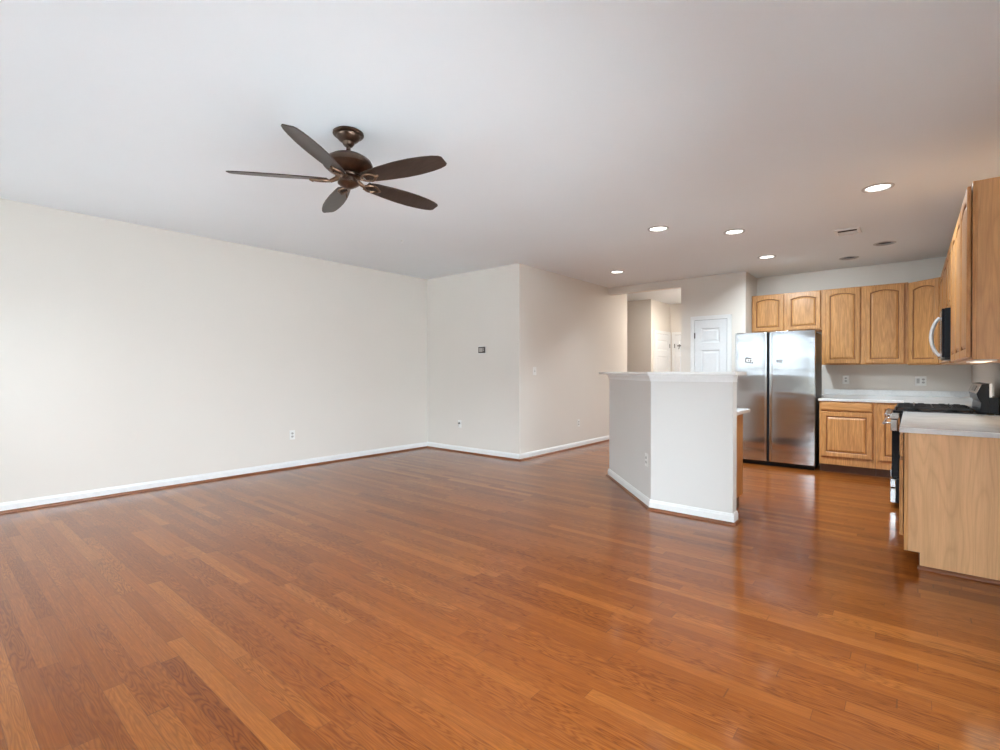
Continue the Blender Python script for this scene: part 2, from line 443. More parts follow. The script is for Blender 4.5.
# ------------------------------------------------------------------ doors of the house
def panel_loops(m, fr, w, h, d, rects):
    """door slab w x h x d with sunk raised panels (rects: x0,z0,x1,z1) on its front face (c=d)"""
    xs = sorted({0, w} | {r[0] for r in rects} | {r[2] for r in rects}); zs = sorted({0, h} | {r[1] for r in rects} | {r[3] for r in rects})
    def inside(x, z): return any(r[0] < x < r[2] and r[1] < z < r[3] for r in rects)
    V = {}
    def v(a, b, c):
        k = (round(a, 5), round(b, 5), round(c, 5))
        if k not in V: V[k] = m.bm.verts.new(fr(a, b, c))
        return V[k]
    for x0, x1 in zip(xs, xs[1:]):
        for z0, z1 in zip(zs, zs[1:]):
            if not inside((x0+x1)/2, (z0+z1)/2): m.bm.faces.new((v(x0, z0, d), v(x1, z0, d), v(x1, z1, d), v(x0, z1, d)))
    for (x0, z0, x1, z1) in rects:
        prev = None
        for ins, dep in ((0, d), (0.012, d-0.010), (0.03, d-0.010), (0.05, d-0.003)):
            ring = [v(x0+ins, z0+ins, dep), v(x1-ins, z0+ins, dep), v(x1-ins, z1-ins, dep), v(x0+ins, z1-ins, dep)]
            if prev:
                for i in range(4): m.bm.faces.new((prev[i], prev[(i+1) % 4], ring[(i+1) % 4], ring[i]))
            prev = ring
        m.bm.faces.new(prev)
    m.prism([(0, 0), (w, 0), (w, h), (0, h)], 0, d-0.012, fr)
    # thin edge band joining front to slab
    for a, b in (((0, 0), (w, 0)), ((w, 0), (w, h)), ((w, h), (0, h)), ((0, h), (0, 0))):
        m.poly([fr(*a, d-0.012), fr(*b, d-0.012), fr(*b, d), fr(*a, d)])

def house_door(nm, org, ux, w, h, cols, hinge_side, hw=0.058, extra=None):
    fr = frame_of(org, ux)
    root = bpy.data.objects.new(nm, None); COL.objects.link(root); root.location = org; root['world'] = list(org); struct(root)
    m = MB()
    if cols == 2: rects = [(0.1, 0.12, w/2-0.045, 0.82), (w/2+0.045, 0.12, w-0.1, 0.82), (0.1, 0.98, w/2-0.045, 1.56), (w/2+0.045, 0.98, w-0.1, 1.56), (0.1, 1.66, w/2-0.045, h-0.12), (w/2+0.045, 1.66, w-0.1, h-0.12)]
    else: rects = [(0.1, 0.14, w-0.1, 0.80), (0.1, 0.94, w-0.1, 1.565), (0.1, 1.68, w-0.1, h-0.13)]
    panel_loops(m, fr, w, h, 0.022, rects); m.done('door_leaf', M_DOOR, root)
    m = MB(); g = 0.006
    prof = [(0, 0), (hw, 0), (hw, 0.012), (hw-0.012, 0.022), (0.014, 0.018), (0, 0.014)]
    # casing: left, right, head
    m.prism([(-g-hw, 0), (-g, 0), (-g, h+g), (-g-hw, h+g+hw)], 0, 0.020, fr)
    m.prism([(w+g, 0), (w+g+hw, 0), (w+g+hw, h+g+hw), (w+g, h+g)], 0, 0.020, fr)
    m.prism([(-g, h+g), (w+g, h+g), (w+g+hw, h+g+hw), (-g-hw, h+g+hw)], 0, 0.020, fr)
    m.prism([(-g-hw-0.002, 0), (-g-hw+0.010, 0), (-g-hw+0.010, h+g+hw), (-g-hw-0.002, h+g+hw)], 0.0, 0.026, fr)
    m.prism([(w+g+hw-0.010, 0), (w+g+hw+0.002, 0), (w+g+hw+0.002, h+g+hw), (w+g+hw-0.010, h+g+hw)], 0.0, 0.026, fr)
    m.prism([(-g-hw+0.010, h+g+hw-0.010), (w+g+hw-0.010, h+g+hw-0.010), (w+g+hw-0.010, h+g+hw+0.002), (-g-hw+0.010, h+g+hw+0.002)], 0.0, 0.026, fr)
    m.done('door_casing', M_TRIM, root)
    m = MB(); m.prism([(-g, 0), (0, 0), (0, h), (w, h), (w, 0), (w+g, 0), (w+g, h+g), (-g, h+g)], 0, 0.004, fr); m.done('door_gap', M_SLOT, root)
    hx = 0.0 if hinge_side == 'l' else w
    for z in (0.22, 1.02, 1.80):
        m = MB(); m.prism([(hx-0.008, z-0.045), (hx+0.008, z-0.045), (hx+0.008, z+0.045), (hx-0.008, z+0.045)], 0.02, 0.03, fr); m.done('hinge', M_SLOT, root, 0.002)
    kx = w-0.06 if hinge_side == 'l' else 0.06
    c = fr(kx, 0.95, 0)
    m = MB()
    nx = Vector(fr(0, 0, 1))-Vector(fr(0, 0, 0))
    P = [Vector(c)+nx*t for t in (0.02, 0.03, 0.05, 0.06, 0.08, 0.085)]
    m.tube(P, [0.027, 0.027, 0.012, 0.026, 0.026, 0.012], 16); m.done('door_knob', M_CHROME, root, smooth=True)
    if extra:
        m = MB(); a, z = extra
        q = [fr(a, z+0.03, 0.03), fr(a, z, 0.05), fr(a, z-0.05, 0.055), fr(a, z-0.07, 0.075)]
        m.tube(q, 0.009, 8); m.prism([(a-0.05, z-0.012), (a+0.05, z-0.012), (a+0.05, z+0.012), (a-0.05, z+0.012)], 0.02, 0.034, fr)
        m.done('hook', M_SLOT, root)
    return root
house_door('door_1', (-2.672, YP, 0.01), (1, 0, 0), 0.480, 2.04, 1, 'l')
house_door('door_2', (-4.17, 10.08, 0.01), (0, 1, 0), 0.78, 2.04, 1, 'r')
house_door('door_3', (-4.06, YE, 0.01), (1, 0, 0), 0.76, 2.04, 2, 'l', extra=(0.11, 1.80))

# ------------------------------------------------------------------ cabinets
def arch_loop(w, h, ins, rise, n=14):
    """closed loop: bottom left, bottom right, then the (arched) top from right to left"""
    pts = [(ins, ins), (w-ins, ins)]
    for i in range(n+1):
        t = i/n; x = (w-ins)-(w-2*ins)*t
        s = 1-(2*t-1)**2
        pts.append((x, h-ins-rise+rise*s))
    return pts
def cab_door(fr, w, h, parent, arched, name='door', mat=None, stile=0.055, th=0.02):
    """raised-panel door; fr origin = its lower left corner on the cabinet face"""
    m = MB(); rise = min(0.032, w*0.085) if arched else 0.0
    loops = [(arch_loop(w, h, 0.0, 0.0), 0.001), (arch_loop(w, h, 0.0, 0.0), th-0.005), (arch_loop(w, h, 0.005, 0.0), th),
             (arch_loop(w, h, stile-0.006, rise), th), (arch_loop(w, h, stile, rise), th-0.004)]
    prev = None
    for L, d in loops:
        ring = [m.bm.verts.new(fr(a, b, d)) for a, b in L]
        if prev:
            for i in range(len(ring)): m.bm.faces.new((prev[i], prev[(i+1) % len(ring)], ring[(i+1) % len(ring)], ring[i]))
        else: m.bm.faces.new(ring[::-1])
        prev = ring
    o = m.done(name, mat or M_OAK, parent)
    # darker groove round the field, then the raised field
    m = MB(); prev = None
    for L, d in [(arch_loop(w, h, stile, rise), th-0.004), (arch_loop(w, h, stile+0.003, rise), th-0.011), (arch_loop(w, h, stile+0.011, rise), th-0.011)]:
        ring = [m.bm.verts.new(fr(a, b, d)) for a, b in L]
        if prev:
            for i in range(len(ring)): m.bm.faces.new((prev[i], prev[(i+1) % len(ring)], ring[(i+1) % len(ring)], ring[i]))
        prev = ring
    m.done('groove', M_GROOVE, o)
    m = MB(); prev = None
    for L, d in [(arch_loop(w, h, stile+0.011, rise), th-0.011), (arch_loop(w, h, stile+0.030, rise), th-0.002)]:
        ring = [m.bm.verts.new(fr(a, b, d)) for a, b in L]
        if prev:
            for i in range(len(ring)): m.bm.faces.new((prev[i], prev[(i+1) % len(ring)], ring[(i+1) % len(ring)], ring[i]))
        prev = ring
    m.bm.faces.new(prev)
    m.done('raised_panel', M_OAKPALE if arched == 'pale' else M_OAK, o)
    return o
def drawer_front(fr, w, h, parent, mat):
    m = MB(); prev = None
    for ins, d in ((0, 0.001), (0, 0.013), (0.006, 0.018), (0.02, 0.02)):
        ring = [m.bm.verts.new(fr(*p, d)) for p in ((ins, ins), (w-ins, ins), (w-ins, h-ins), (ins, h-ins))]
        if prev:
            for i in range(4): m.bm.faces.new((prev[i], prev[(i+1) % 4], ring[(i+1) % 4], ring[i]))
        else: m.bm.faces.new(ring[::-1])
        prev = ring
    m.bm.faces.new(prev)
    return m.done('drawer_front', mat, parent)

def cabinet(name, label, org, ux, w, depth, z0, z1, doors, drawers=(), toe=0.0, arched=True, group=None, end_left=False, hmat=None, cat='cabinet'):
    """org = lower-left corner of the front face seen from the room; ux runs to the right along the front.
       doors / drawers: (a0, a1, b0, b1) on the front"""
    fr0 = frame_of((org[0], org[1], 0), ux)
    root = thing(name, label, cat, (*fr0(w/2, z0-toe, -depth/2)[:2], z0-toe), group)
    ft = 0.02
    m = MB(); m.prism([(0, z0), (w, z0), (w, z1), (0, z1)], -depth, -ft, fr0); m.done('body', M_OAK, root, 0.001)
    # face frame: rails and stiles around the openings
    m = MB(); xs = sorted({0, w}); 
    e = 0.006 if end_left else 0.0
    m.prism([(0, z0), (w+e, z0), (w+e, z1), (0, z1)], -ft, 0, fr0); m.done('face_frame', M_OAK, root, 0.001)
    for (a0, a1, b0, b1) in doors:
        fd = frame_of(fr0(a0, b0, 0.004), ux); cab_door(fd, a1-a0, b1-b0, root, arched)
    for (a0, a1, b0, b1) in drawers:
        fd = frame_of(fr0(a0, b0, 0.004), ux); drawer_front(fd, a1-a0, b1-b0, root, hmat or M_OAKX)
    if toe:
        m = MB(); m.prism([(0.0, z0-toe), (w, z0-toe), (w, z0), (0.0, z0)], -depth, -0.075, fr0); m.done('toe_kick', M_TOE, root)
    return root
EX, EYN = (1, 0, 0), (0, -1, 0)          # runs to the right on walls facing -Y and -X

# wall cabinets on the kitchen back wall (front plane y = 8.44)
YU = 8.44
cabinet('wall_cabinet', 'short oak wall cabinet with two arched doors above the refrigerator', (-1.927, YU), EX, 0.922, YK-YU, 1.835, 2.412,
        [(0.012, 0.437, 1.853, 2.395), (0.482, 0.908, 1.853, 2.395)], group='oak wall cabinets')
cabinet('wall_cabinet', 'tall oak wall cabinet with two arched doors right of the refrigerator', (-1.004, YU), EX, 0.957, YK-YU, 1.335, 2.412,
        [(0.043, 0.447, 1.352, 2.395), (0.505, 0.92, 1.352, 2.395)], group='oak wall cabinets')
# diagonal corner cabinet
XU = 0.272                                # front plane of the right-hand wall cabinets
def corner_cab():
    a = Vector((-0.046, YU, 0)); b = Vector((XU, 8.135, 0)); d = (b-a); w = d.length; ux = tuple(d.normalized())
    z0, z1 = 1.325, 2.40
    root = thing('corner_cabinet', 'oak corner wall cabinet with one arched door set diagonally', 'cabinet', (0.3, 8.5, z0), 'oak wall cabinets')
    n = Vector((ux[1], -ux[0], 0))
    ai, bi = a-n*0.02, b-n*0.02
    m = MB(); m.prism([(ai.x, ai.y), (bi.x, bi.y), (XR, b.y+0.006), (XR, YK), (a.x, YK)], z0, z1); m.done('body', M_OAK, root)
    fr = frame_of((a.x, a.y, 0), ux)
    m = MB(); m.prism([(0, z0), (w, z0), (w, z1), (0, z1)], -0.02, 0, fr); m.done('face_frame', M_OAK, root)
    cab_door(frame_of(fr(0.022, z0+0.017, 0), ux), w-0.044, z1-z0-0.034, root, True)
corner_cab()
# right wall: run over range, then the near cabinets (fronts face -X; left end of the front is the far end)
YR0, YR1 = 5.715, 6.475                    # range
YN = 4.06                                  # near end of the right-hand runs
ZU0, ZU1 = 1.305, 2.362
cabinet('wall_cabinet', 'narrow oak wall cabinet between corner cabinet and microwave', (XU, 8.125), EYN, 8.125-YR1-0.004, XR-XU, 1.32, 2.372,
        [(0.02, 0.80, 1.34, 2.355), (0.845, 8.125-YR1-0.024, 1.34, 2.355)], group='oak wall cabinets')
cabinet('wall_cabinet', 'short oak wall cabinet mounted directly above the microwave', (XU, YR1), EYN, YR1-YR0, XR-XU, 1.785, 2.368,
        [(0.012, 0.37, 1.80, 2.35), (0.39, 0.748, 1.80, 2.35)], group='oak wall cabinets')
wN = YR0-0.003-YN
nw = cabinet('wall_cabinet', 'nearest oak wall cabinet on the right with pale end panel and three doors', (XU, YR0-0.003), EYN, wN, XR-XU, ZU0, ZU1,
        [(0.02, 0.535, ZU0+0.014, ZU1-0.02), (0.56, 1.075, ZU0+0.014, ZU1-0.02), (1.10, wN-0.022, ZU0+0.014, ZU1-0.02)], group='oak wall cabinets', end_left=True)

MB().box((XU-0.0195+0.04, YN-0.003, ZU0+0.0002), (XR, YN-0.0002, ZU1-0.0002)).done('end_panel', M_OAKEND, nw)
# base cabinets on the back wall
YBF = 7.24
cabinet('base_cabinet', 'oak base cabinet with one drawer over one door beside the refrigerator', (-0.884, YBF), EX, 0.556, YK-YBF, 0.10, 0.875,
        [(0.02, 0.527, 0.200, 0.745)], [(0.02, 0.527, 0.762, 0.862)], toe=0.10, arched=False, group='oak base cabinets')
nc = cabinet('base_cabinet', 'narrow oak base cabinet with a full height door left of the range', (-0.326, YBF), EX, 0.28, YK-YBF, 0.10, 0.875,
        [(0.028, 0.255, 0.200, 0.855)], toe=0.10, arched=False, group='oak base cabinets')
MB().box((-0.043, YR1+0.012, 0.10), (XR, YK, 0.875)).done('corner_body', M_OAK, nc)
MB().box((0.03, YR1+0.012, 0.0), (XR, YK, 0.10)).done('corner_toe_kick', M_TOE, nc)
# near base cabinet beside the range
XBF = -0.038
wB = YR0-0.006-YN
nb = cabinet('base_cabinet', 'oak base cabinet in the right foreground with large pale end panel', (XBF, YR0-0.006), EYN, wB, XR-XBF, 0.10, 0.847,
        [(0.02, 0.535, 0.185, 0.665), (0.56, 1.075, 0.185, 0.665), (1.10, wB-0.022, 0.185, 0.665)],
        [(0.02, 0.535, 0.69, 0.835), (0.56, 1.075, 0.69, 0.835), (1.10, wB-0.022, 0.69, 0.835)], toe=0.10, arched=False, group='oak base cabinets', end_left=True, hmat=M_OAKY)
MB().prism([(XBF+0.0205, 0.10), (XBF+0.078, 0.10), (XBF+0.078, 0.0), (XR, 0.0), (XR, 0.847), (XBF+0.0205, 0.847)], YN-0.005, YN-0.0002, fr=lambda a, b, c: (a, c, b)).done('end_panel', M_OAKPALE, nb)
arc = [(0, 0)]+[(0.018*math.cos(a), 0.02*math.sin(a)) for a in [i*PI/10 for i in range(6)]]
MB().prism(arc, XBF+0.066, XR, fr=lambda a, b, c: (c, YN-0.005-a, b)).done('shoe_moulding', M_SHOE, nb)

# countertops
t = thing('countertop', 'pale grey quartz countertop along the kitchen back wall', 'countertop', (0, 8.0, 0.875))
m = MB(); m.prism([(-0.895, 7.215), (-0.075, 7.215), (-0.075, YR1+0.006), (XR, YR1+0.006), (XR, YK), (-1.01, YK), (-1.01, 7.86), (-0.895, 7.86)], 0.875, 0.905); m.done('slab', M_QUARTZ, t, 0.003)
MB().box((-1.01, YK-0.02, 0.905), (XR-0.02, YK, 0.980)).done('backsplash', M_QUARTZ, t, 0.002)
MB().box((XR-0.02, YR1+0.006, 0.905), (XR, YK, 0.980)).done('backsplash', M_QUARTZ, t, 0.002)
t = thing('countertop', 'white quartz countertop on the foreground base cabinet beside the range', 'countertop', (0.26, 4.9, 0.847))
MB().box((XBF-0.025, YN-0.025, 0.847), (XR, YR0-0.006, 0.878)).done('slab', M_QUARTZ, t, 0.004)
MB().box((XR-0.02, YN-0.025, 0.878), (XR, YR0-0.006, 0.967)).done('backsplash', M_QUARTZ, t, 0.002)

# ------------------------------------------------------------------ breakfast bar
P0, P1, P2 = Vector((-1.797, 4.262)), Vector((-1.11, 4.262)), Vector((-2.752, 5.318))
dv = (P2-P0).normalized(); nrm = Vector((dv.y, -dv.x))      # nrm points away from the room side?
if nrm.dot(Vector((-1, -1))) < 0: nrm = -nrm
def offs(d0, d1, ext_end, ext_right):
    """polygon band between two outward offsets of the bar's centre line (positive = room side)"""
    def line(d):
        # straight run shifted to y-d, diagonal shifted along nrm
        y = P0.y-d; q = P0+nrm*d
        k = (y-q.y)/dv.y; c = q+dv*k
        return [Vector((P1.x+ext_right, y)), c, P2+nrm*d+dv*ext_end]
    a, b = line(d0), line(d1)
    return [(p.x, p.y) for p in a+b[::-1]]
bar = thing('breakfast_bar', 'white raised breakfast bar half wall with angled left wing', 'bar', (-1.8, 4.5, 0))
MB().prism(offs(0, -0.115, 0, 0), 0, 1.203).done('half_wall', M_BARWALL, bar, 0.004)
MB().prism(offs(0.038, -0.29, 0.37, 0.032), 1.203, 1.232).done('bar_top', plain('white_laminate_top', (0.80, 0.79, 0.77), 0.25, var=0.02), bar, 0.006, seg=3)
m = MB()
prof = [(0, 1.148), (0.005, 1.148), (0.007, 1.156), (0.010, 1.168), (0.016, 1.182), (0.021, 1.192), (0.022, 1.203), (0, 1.203)]
def sweep(m, prof, ext_right, ext_end, ret=1.0):
    """profile (offset, z) swept along end return, straight run and diagonal wing"""
    rows = []
    for d, z in prof:
        y = P0.y-d; q = P0+nrm*d; k = (y-q.y)/dv.y; c = q+dv*k
        e = P2+nrm*d+dv*(ext_end+d)
        row = [(e-nrm*(d+0.115)).to_tuple(), e.to_tuple(), c.to_tuple(), (P1.x+d*ret, y), (P1.x+d*ret, P1.y+0.115)]
        rows.append([m.bm.verts.new((*p, z)) for p in row])
    n = len(rows)
    for i in range(n):
        a, b = rows[i], rows[(i+1) % n]
        for k in range(len(a)-1): m.bm.faces.new((a[k], a[k+1], b[k+1], b[k]))
    m.bm.faces.new([r[0] for r in rows]); m.bm.faces.new([r[-1] for r in rows][::-1])
sweep(m, prof, 0, 0, 0.35); m.done('crown_moulding', M_TRIM, bar)
m = MB(); hb = 0.088
sweep(m, [(0, 0), (0.014, 0), (0.014, hb-0.022), (0.010, hb-0.014), (0.008, hb-0.004), (0.004, hb), (0, hb)], 0, 0); m.done('baseboard', M_TRIM, bar)
m = MB(); sweep(m, [(0.014, 0)]+[(0.014+0.018*math.cos(a), 0.02*math.sin(a)) for a in [i*PI/10 for i in range(6)]], 0, 0); m.done('shoe_moulding', M_SHOE, bar)

# island cabinet on the kitchen side of the bar
isl = thing('base_cabinet', 'oak base cabinet on the kitchen side of the breakfast bar', 'cabinet', (-1.6, 4.7, 0), 'oak base cabinets')
MB().prism([(-1.205, 4.380), (-1.205, 4.94), (-2.02, 4.94), (-1.80, 4.380)], 0.10, 0.855).done('body', M_OAK, isl)
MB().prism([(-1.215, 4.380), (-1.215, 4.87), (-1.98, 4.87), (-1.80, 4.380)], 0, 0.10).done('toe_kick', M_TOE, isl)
MB().box((-1.205, 4.940, 0.10), (-2.02, 4.96, 0.855)).done('face_frame', M_OAK, isl)
frI = frame_of((-1.205, 4.96, 0), (-1, 0, 0))
cab_door(frame_of(frI(0.02, 0.185, 0), (-1, 0, 0)), 0.34, 0.48, isl, False)
cab_door(frame_of(frI(0.385, 0.185, 0), (-1, 0, 0)), 0.34, 0.48, isl, False)
drawer_front(frame_of(frI(0.02, 0.69, 0), (-1, 0, 0)), 0.34, 0.145, isl, M_OAKX)
drawer_front(frame_of(frI(0.385, 0.69, 0), (-1, 0, 0)), 0.34, 0.145, isl, M_OAKX)
t = MB().prism([(-1.155, 4.380), (-1.155, 5.02), (-2.10, 5.02), (-1.80, 4.380)], 0.855, 0.888).done('countertop', M_QUARTZ, None, 0.006, seg=3)
tag(t, 'white countertop corner peeking out behind the breakfast bar', 'countertop')

# ------------------------------------------------------------------ refrigerator
fx0, fx1, fy, fz = -1.852, -0.928, 7.20, 1.752
fg = thing('refrigerator', 'stainless steel side by side refrigerator under the short oak cabinet', 'refrigerator', ((fx0+fx1)/2, 7.6, 0))
MB().box((fx0+0.004, fy+0.075, 0.03), (fx1-0.004, fy+0.64, fz-0.02)).done('body', M_FRIDGESIDE, fg, 0.004)
xm = -1.447
def fridge_door(a, b):
    # gently crowned front
    pts = []; n = 10
    for i in range(n+1):
        q = i/n; pts.append((a+(b-a)*q, fy+0.010-0.010*math.sin(PI*q)**0.6))
    pts += [(b, fy+0.068), (a, fy+0.068)]
    return MB().prism(pts, 0.062, fz).done('door', M_FRIDGE, fg, 0.003, smooth=True)
fridge_door(fx0, xm-0.014); fridge_door(xm+0.014, fx1)
MB().box((xm-0.0139, fy+0.035, 0.062), (xm+0.0139, fy+0.068, fz)).done('door_gap', M_BLACK, fg)
MB().box((xm+0.0135, fy-0.003, 0.075), (xm+0.044, fy+0.02, fz-0.012)).done('handle', M_STEEL, fg, 0.004)
MB().box((xm-0.040, fy-0.003, 0.075), (xm-0.0135, fy+0.02, fz-0.012)).done('handle', M_STEEL, fg, 0.004)
MB().box((fx0+0.01, fy+0.045, 0.004), (fx1-0.01, fy+0.10, 0.058)).done('kick_grille', M_BLACK, fg, 0.002)
for x in (fx0+0.05, fx1-0.05):
    MB().box((x-0.045, fy+0.072, fz-0.019), (x+0.045, fy+0.14, fz+0.010)).done('hinge_cover', M_BLACK, fg, 0.004)
for x in (fx0+0.06, fx1-0.06):
    MB().lathe([(0.02, 0.0), (0.02, 0.03)], (x, fy+0.58, 0), n=16).done('foot', M_BLACK, fg)
M_CARD = plain('white_card', (0.8, 0.8, 0.8), 0.5)
def magnet(name, label, cx, cz, w, h, ang, dark):
    ca, sa = math.cos(ang), math.sin(ang)
    fr = frame_of((cx, fy-0.0005, cz), (ca, 0, sa), (-sa, 0, ca))
    r = thing(name, label, 'magnet', (cx, fy, cz), 'magnets on the refrigerator doors')
    m = MB().prism([(-w/2, -h/2), (w/2, -h/2), (w/2, h/2), (-w/2, h/2)], 0, 0.003, fr); m.done('card', M_CARD if dark else plain('grey_card', (0.42, 0.43, 0.45), 0.5), r)
    if dark:
        m = MB(); b = 0.014
        for x0, z0, x1, z1 in ((-w/2, -h/2, w*0.28, -h/2+b), (-w/2, h/2-b, w*0.2, h/2), (-w/2, -h/2+b, -w/2+b, h/2-b), (w*0.08, -h*0.22, w*0.24, h*0.2), (-w*0.16, -h*0.16, -w*0.02, h*0.14), (w*0.33, -h*0.5, w*0.48, -h*0.2)):
            m.prism([(x0, z0), (x1, z0), (x1, z1), (x0, z1)], 0.003, 0.0045, fr)
        m.done('print', M_SLOT, r)
    else:
        m = MB()
        for x0 in (-0.4, -0.12, 0.16): m.prism([(x0*w, -h*0.25), ((x0+0.2)*w, -h*0.25), ((x0+0.2)*w, h*0.25), (x0*w, h*0.25)], 0.003, 0.0045, fr)
        m.done('print', plain('grey_print', (0.22, 0.22, 0.23), 0.5), r)
magnet('magnet', 'tilted white magnet with dark print on the left refrigerator door', -1.672, 1.385, 0.105, 0.07, -0.16, True)
magnet('magnet', 'small grey magnet on the right refrigerator door', -1.318, 1.370, 0.07, 0.042, 0, False)

# ------------------------------------------------------------------ gas range
rg = thing('gas_range', 'stainless and black gas range between the quartz countertops', 'range', (0.2, (YR0+YR1)/2, 0))
MB().box((-0.088, YR0+0.002, 0.045), (0.50, YR1-0.002, 0.862)).done('body', M_BLACK, rg, 0.003)
for x, y in ((-0.05, YR0+0.05), (-0.05, YR1-0.05), (0.46, YR0+0.05), (0.46, YR1-0.05)):
    MB().lathe([(0.02, 0), (0.02, 0.01), (0.012, 0.012), (0.012, 0.046)], (x, y, 0), n=16).done('leg', M_BLACK, rg)
od = MB().box((-0.142, YR0+0.004, 0.272), (-0.089, YR1-0.004, 0.697)).done('oven_door', M_BLACKGLASS, rg, 0.004)
MB().box((-0.150, YR0+0.012, 0.28), (-0.1425, YR1-0.012, 0.345)).done('door_trim', M_STEEL, od, 0.002)
MB().box((-0.152, YR0+0.004, 0.6975), (-0.105, YR1-0.004, 0.797)).done('door_trim', M_STEEL, od, 0.002)
m = MB(); zh = 0.762; m.tube([(-0.150, YR0+0.07, zh), (-0.195, YR0+0.07, zh)], 0.009)
m.tube([(-0.150, YR1-0.07, zh), (-0.195, YR1-0.07, zh)], 0.009)
m.tube([(-0.20, YR0+0.03, zh), (-0.20, YR1-0.03, zh)], 0.012, 14); m.done('door_handle', M_STEEL, od, smooth=True)
MB().box((-0.152, YR0+0.004, 0.187), (-0.112, YR1-0.004, 0.262)).done('drawer_trim', M_STEEL, rg, 0.003)
MB().box((-0.152, YR0+0.004, 0.047), (-0.112, YR1-0.004, 0.176)).done('drawer_front', M_STEEL, rg, 0.003)
MB().box((-0.111, YR0+0.006, 0.047), (-0.089, YR1-0.006, 0.262)).done('drawer_side', M_BLACK, rg)
m = MB(); m.prism([(-0.158, 0.806), (-0.158, 0.83), (-0.140, 0.861), (-0.092, 0.861), (-0.092, 0.806)], YR0+0.003, YR1-0.003, fr=lambda a, b, c: (a, c, b)); m.done('control_panel', M_STEEL, rg, 0.003)
for k in range(5):
    y = YR0+0.09+k*(YR1-YR0-0.18)/4
    m = MB(); c = Vector((-0.150, y, 0.832)); d = Vector((-0.95, 0, 0.30)).normalized()
    m.tube([c, c+d*0.012, c+d*0.013, c+d*0.045, c+d*0.048], [0.022, 0.022, 0.019, 0.018, 0.014], 18); m.done('knob', M_STEEL, rg, smooth=True)
MB().box((-0.135, YR0+0.001, 0.8625), (0.43, YR1-0.001, 0.884)).done('cooktop', M_BLACK, rg, 0.006)
for k in range(3):
    a = YR0+0.03+k*0.236; b = a+0.226
    m = MB(); z0, z1 = 0.902, 0.918; w = 0.011
    x0, x1 = -0.115, 0.395
    for y in (a, b-w): m.box((x0, y, z0), (x1, y+w, z1))
    for x in (x0, x1-w, (x0+x1)/2-w/2): m.box((x, a+w, z0), (x+w, b-w, z1))
    for x in (0.012, 0.268):      # fingers toward each burner
        yc = (a+b)/2
        m.box((x-0.075, yc-w/2, z0+0.002), (x-0.03, yc+w/2, z1+0.010)); m.box((x+0.03, yc-w/2, z0+0.002), (x+0.075, yc+w/2, z1+0.010))
        m.box((x-w/2, a+w, z0+0.002), (x+w/2, yc-0.03, z1+0.010)); m.box((x-w/2, yc+0.03, z0+0.002), (x+w/2, b-w, z1+0.010))
    for x in (x0, x1-w):
        for y in (a, b-w): m.box((x, y, 0.8842), (x+w, y+w, z0))
    m.done('grate', M_IRON, rg, 0.002)
    for x in (0.012, 0.268):
        MB().lathe([(0.045, 0.8842), (0.045, 0.890), (0.032, 0.892), (0.032, 0.899), (0.026, 0.902)], (x, (a+b)/2, 0), n=24).done('burner', M_IRON, rg)
prof = [(0.443, 1.128), (0.4875, 1.134), (0.4875, 0.885), (0.432, 0.885), (0.440, 0.975), (0.422, 1.008), (0.411, 1.045)]
MB().prism(prof, YR0+0.001, YR1-0.001, fr=lambda a, b, c: (a, c, b)).done('backguard', M_BLACK, rg, 0.002)
# slanted steel face and its rim
p, q = Vector((0.411, 1.045)), Vector((0.443, 1.128)); d = (q-p).normalized(); nn = Vector((-d.y, d.x))
fr = lambda a, b, c: (p.x+d.x*a+nn.x*b, c, p.y+d.y*a+nn.y*b)
L = (q-p).length
MB().prism([(0.002, 0.0005), (L-0.002, 0.0005), (L-0.002, 0.006), (0.002, 0.006)], YR0+0.002, YR1-0.002, fr=fr).done('backguard_face', M_STEEL, rg, 0.001)
MB().prism([(0.02, 0.006), (L-0.02, 0.006), (L-0.02, 0.008), (0.02, 0.008)], YR0+0.22, YR1-0.26, fr=fr).done('clock_display', M_BLACKGLASS, rg)
MB().box((0.488, YR0+0.001, 1.02), (0.505, YR1-0.001, 1.136)).done('rear_trim', M_CHROME, rg, 0.002)
MB().box((0.488, YR0+0.003, 0.885), (0.545, YR1-0.003, 1.019)).done('rear_box', M_BLACK, rg, 0.002)  # plain black box behind the backguard

# ------------------------------------------------------------------ microwave
mz0, mz1 = 1.352, 1.782
mw = thing('microwave', 'black and steel microwave with curved handle hung over the range', 'microwave', (0.4, (YR0+YR1)/2, mz0))
MB().box((0.212, YR0+0.001, mz0), (XR-0.004, YR1-0.001, mz1)).done('body', M_BLACK, mw, 0.003)
MB().box((0.190, YR0+0.19, mz0+0.004), (0.2115, YR1-0.001, mz1-0.004)).done('door', M_STEEL, mw, 0.003)
MB().box((0.188, YR0+0.26, mz0+0.06), (0.1895, YR1-0.06, mz1-0.06)).done('window', M_BLACKGLASS, mw)
MB().box((0.192, YR0+0.001, mz0+0.004), (0.2115, YR0+0.187, mz1-0.004)).done('control_panel', M_BLACKGLASS, mw, 0.003)
MB().box((0.215, YR0+0.05, mz0-0.012), (0.53, YR1-0.05, mz0-0.0005)).done('vent_grille', M_IRON, mw)
m = MB(); yh = YR0+0.225; pts = []
for i in range(13):
    q = i/12; pts.append((0.188-0.058*math.sin(PI*q)**0.7-0.002, yh, mz0+0.02+q*(mz1-mz0-0.085)))
m.tube(pts, 0.015, 12, (0, 1, 0)); m.done('handle', M_CHROME, mw, smooth=True)

